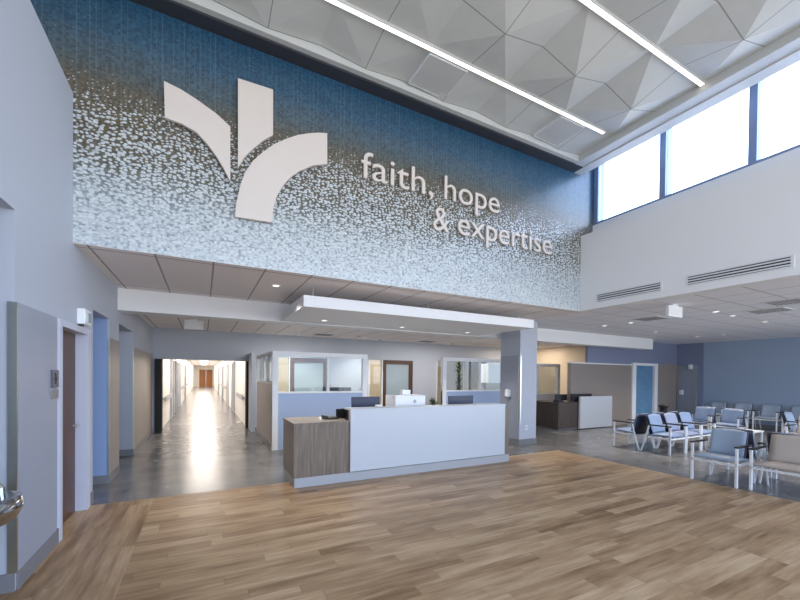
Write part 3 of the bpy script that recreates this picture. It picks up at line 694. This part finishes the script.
def fountain_bowl():
    bm = bmesh.new(); n = 24; prof = [(0.10, 0.66), (0.40, 0.70), (0.50, 0.76), (0.53, 0.82), (0.52, 0.875), (0.48, 0.885), (0.40, 0.865), (0.05, 0.85)]
    rings = []
    for r, z in prof:
        ring = [bm.verts.new((-0.66, -0.4*r/0.53, z))]
        for k in range(n+1):
            a = -PI/2 + PI*k/n; ring.append(bm.verts.new((r*math.cos(a), 0.4*r/0.53*math.sin(a), z)))
        ring.append(bm.verts.new((-0.66, 0.4*r/0.53, z))); rings.append(ring)
    for q, w in zip(rings, rings[1:]):
        m = len(q)
        for k in range(m): bm.faces.new((q[k], q[(k+1) % m], w[(k+1) % m], w[k]))
    bm.faces.new(rings[0]); bm.faces.new(rings[-1]); return bm
obj('bowl', fountain_bowl(), 'chrome', fn, smooth=True)
bm = bmesh.new(); tube(bm, [(0.38, 0.18, 0.87), (0.38, 0.18, 0.91), (0.36, 0.18, 0.93)], 0.018); obj('bubbler', bm, 'chrome', fn)
obj('wall_bracket', B((-0.66, -0.1, -0.2, 0.2, 0.3, 0.68)), 'steel', fn, 0.02)
def sanitizer(loc, rz, label):
    t = thing('sanitizer_dispenser', label, 'dispenser', loc, rz, 'hand sanitizer dispensers')
    obj('dispenser_body', B((-0.06, 0.06, -0.1, 0, 0.02, 0.2)), 'white_plastic', t, 0.02); obj('nozzle', B((-0.045, 0.045, -0.09, -0.01, 0, 0.02)), 'grey_fab', t)
sanitizer((6.608, 6.88, 1.10), -PI/2, 'white dispenser on the left face of the pale column')
sanitizer((16.387, 7.81, 0.98), -PI/2, 'small white dispenser low on the far slate pillar')
sanitizer((16.387, 7.52, 1.95), -PI/2, 'white fitting high on the far slate pillar')
ou = thing('wall_outlet', 'small white outlet low on the front of the pale column', 'outlet', (6.85, 6.55, 0.4))
obj('cover_plate', B((-0.035, 0.035, -0.006, 0, -0.06, 0.06)), 'white_plastic', ou); obj('socket', B((-0.015, 0.015, -0.008, -0.006, -0.035, 0.035)), 'plinth', ou)

# ------------------------------------------------------------------ things seen inside the offices
mo = thing('monitor', 'dark flat monitor seen through the left office window', 'monitor', (2.95, 9.0, 0.74), PI)
obj('screen', B((-0.36, 0.36, -0.02, 0.02, 0.2, 0.56)), 'black', mo); obj('stand', B((-0.03, 0.03, 0.02, 0.05, 0, 0.3)), 'black', mo)
od = thing('office_desk', 'white desk inside the left glazed office', 'desk', (2.6, 9.1, 0)); obj('desk_top', B((-0.9, 0.75, -0.4, 0.4, 0.71, 0.74)), 'counter_white', od)
for s in (-0.85, 0.68): obj('leg', B((s, s+0.05, -0.35, 0.35, 0, 0.71)), 'white_metal', od)
cb = thing('office_cabinet', 'cream wall cabinet seen through the right office window', 'cabinet', (8.4, 9.4, 0))
obj('upper_cabinet', B((-0.45, 0.42, -0.2, 0.2, 1.42, 2.02)), 'white', cb); obj('lower_panel', B((-0.5, 0.42, -0.2, 0.2, 0, 1.40)), 'grey_fab', cb)
pl = thing('tall_plant', 'tall green plant behind the right office window', 'plant', (7.55, 10.2, 0))
obj('pot', lathe(bmesh.new(), [(0.14, 0), (0.18, 0.3), (0.17, 0.3), (0.16, 0.27)], n=20), 'black', pl); obj('stem', tube(bmesh.new(), [(0, 0, 0.25), (0.02, 0, 1.0), (0, 0.01, 1.6)], 0.02), 'door_wood', pl)
bm = bmesh.new()
for k in range(260):
    a = random.random()*2*PI; e = random.uniform(-0.5, 1.2); h = random.uniform(0.8, 2.05)
    p = Vector((0, 0, h)); q = p + random.uniform(0.12, 0.24)*Vector((math.cos(a)*math.cos(e), math.sin(a)*math.cos(e), math.sin(e)))
    s = Vector((-math.sin(a), math.cos(a), 0))*0.03; m = (p+q)/2
    v = [bm.verts.new(c) for c in (p, m+s, q, m-s)]; bm.faces.new(v)
obj('foliage', bm, 'plant', pl)
# ------------------------------------------------------------------ waiting chairs (front at local y = 0, back toward +y)
def make_chair(label, w, seat_mat, back_mat, loc, rz, group):
    t = thing('waiting_chair', label, 'chair', loc, rz, group)
    h = w/2
    def back(u, v):
        s = 2*u-1; return (s*(h-0.075), 0.425 + 0.12*v - 0.045*s*s, 0.40 + 0.41*v - 0.02*s*s*v)
    br = obj('backrest', sheet(bmesh.new(), back, 12, 8, 0.05), back_mat, t, smooth=True)
    def shell(u, v):
        s = 2*u-1; return (s*(h-0.07), 0.475 + 0.11*v - 0.04*s*s, 0.33 + 0.47*v)
    obj('back_shell', sheet(bmesh.new(), shell, 12, 8, 0.045), 'shell', br, smooth=True)
    def seat(u, v):
        s = 2*u-1; return (s*(h-0.035), 0.0 + 0.47*v, 0.385 + 0.02*math.sin(PI*v) - 0.025*v)
    obj('seat', sheet(bmesh.new(), seat, 12, 8, 0.075), seat_mat, t, smooth=True)
    obj('seat_rail', B((-h+0.03, h-0.03, 0.0, 0.03, 0.315, 0.345), (-h, -h+0.03, 0.0, 0.45, 0.315, 0.345), (h-0.03, h, 0.0, 0.45, 0.315, 0.345), (-h+0.03, h-0.03, 0.42, 0.45, 0.315, 0.345)), 'white_metal', t, 0.004)
    for s in (-1, 1):
        x = s*(h-0.016)
        obj('front_leg', B((x-0.016, x+0.016, 0.0, 0.036, 0, 0.585)), 'white_metal', t, 0.004)
        bm = bmesh.new(); tube(bm, [(x, 0.44, 0.585), (x, 0.48, 0.40), (x, 0.60, 0.0)], 0.017, 8); obj('rear_leg', bm, 'white_metal', t)
        obj('armrest', B((x-0.026, x+0.026, -0.01, 0.47, 0.585, 0.61)), 'black', t, 0.008)
    return t
G = 'waiting area armchairs'
FX = -PI/2      # faces -x
c1 = make_chair('grey-blue armchair in front, facing the wood floor', 0.60, 'slate_vinyl', 'slate_vinyl', (6.95, 2.875, 0), FX, G)
c2 = make_chair('wide beige bench chair cut by the right edge', 1.20, 'tan_vinyl', 'tan_vinyl', (7.03, 1.87, 0), FX, G)
b1 = make_chair('pale blue armchair seen from its side, first of its row', 0.62, 'blue_vinyl', 'blue_vinyl', (8.92, 4.30, 0), 0, G)
dup(b1, (9.56, 4.30, 0), 0, 'lavender grey armchair, second in the row facing the camera', G)
dup(b1, (10.20, 4.30, 0), 0, 'pale armchair third in the row, behind the front grey-blue one', G)
for k, (x, s) in enumerate(((8.92, 'pale armchair facing away, nearest the check-in desk'), (9.56, 'armchair facing away, second from the check-in desk side'), (10.20, 'armchair facing away, third from the check-in desk side'))):
    dup(b1, (x, 5.54, 0), PI, s, G)
# lavender second chair
L2 = [o for o in COL.objects if o.get('label', '').startswith('lavender grey armchair')][0]
for ch in L2.children:
    if ch.name.startswith('backrest') or ch.name.startswith('seat.') or ch.name == 'seat':
        ch.data = ch.data.copy(); ch.data.materials.clear(); ch.data.materials.append(M['lav_vinyl'])
c1b = dup(c1, (8.24, 2.90, 0), PI/2, 'armchair facing away, back to back with the grey-blue one', G)
c2b = dup(c1, (8.24, 2.27, 0), PI/2, 'armchair facing away, back to back with the beige bench', G)
t1 = make_chair('tan armchair farther back at the right edge', 0.80, 'tan_vinyl', 'tan_vinyl', (11.4, 3.0, 0), FX, G)
for k, (y, s) in enumerate(((5.5, 'far armchair with pale square backrest, left of a pair'), (4.86, 'far armchair with pale square backrest, right of a pair'))):
    dup(b1, (12.3, y, 0), FX, s, G)
for k, y in enumerate((6.6, 5.9, 5.2, 4.5, 3.8)):
    dup(c1, (15.8, y, 0), FX, 'armchair against the far blue wall, %s counted from the pillar' % ('first', 'second', 'third', 'fourth', 'fifth')[k], G)
dup(c1, (12.9, 3.3, 0), 0, 'far armchair seen from its side, its dark back toward the pair with pale backrests', G)
tb = thing('side_table', 'small white side table between the far waiting chairs', 'table', (11.0, 3.95, 0))
obj('table_top', B((-0.25, 0.25, -0.25, 0.25, 0.42, 0.45)), 'white_metal', tb, 0.005)
for sx in (-1, 1):
    for sy in (-1, 1): obj('leg', B((sx*0.22-0.015, sx*0.22+0.015, sy*0.22-0.015, sy*0.22+0.015, 0, 0.42)), 'white_metal', tb)
sd = thing('stand', 'black stand with a rounded head among the pale blue chairs', 'stand', (11.9, 6.15, 0))
obj('pole', tube(bmesh.new(), [(0, 0, 0.02), (0, 0, 0.6)], 0.03), 'black', sd); obj('foot', lathe(bmesh.new(), [(0.16, 0), (0.16, 0.02), (0.03, 0.04)], n=20), 'black', sd)
obj('head', lathe(bmesh.new(), [(0.06, 0.56), (0.085, 0.62), (0.095, 0.70), (0.09, 0.76), (0.125, 0.78), (0.125, 0.83), (0.06, 0.85)], n=18), 'black', sd, smooth=True)
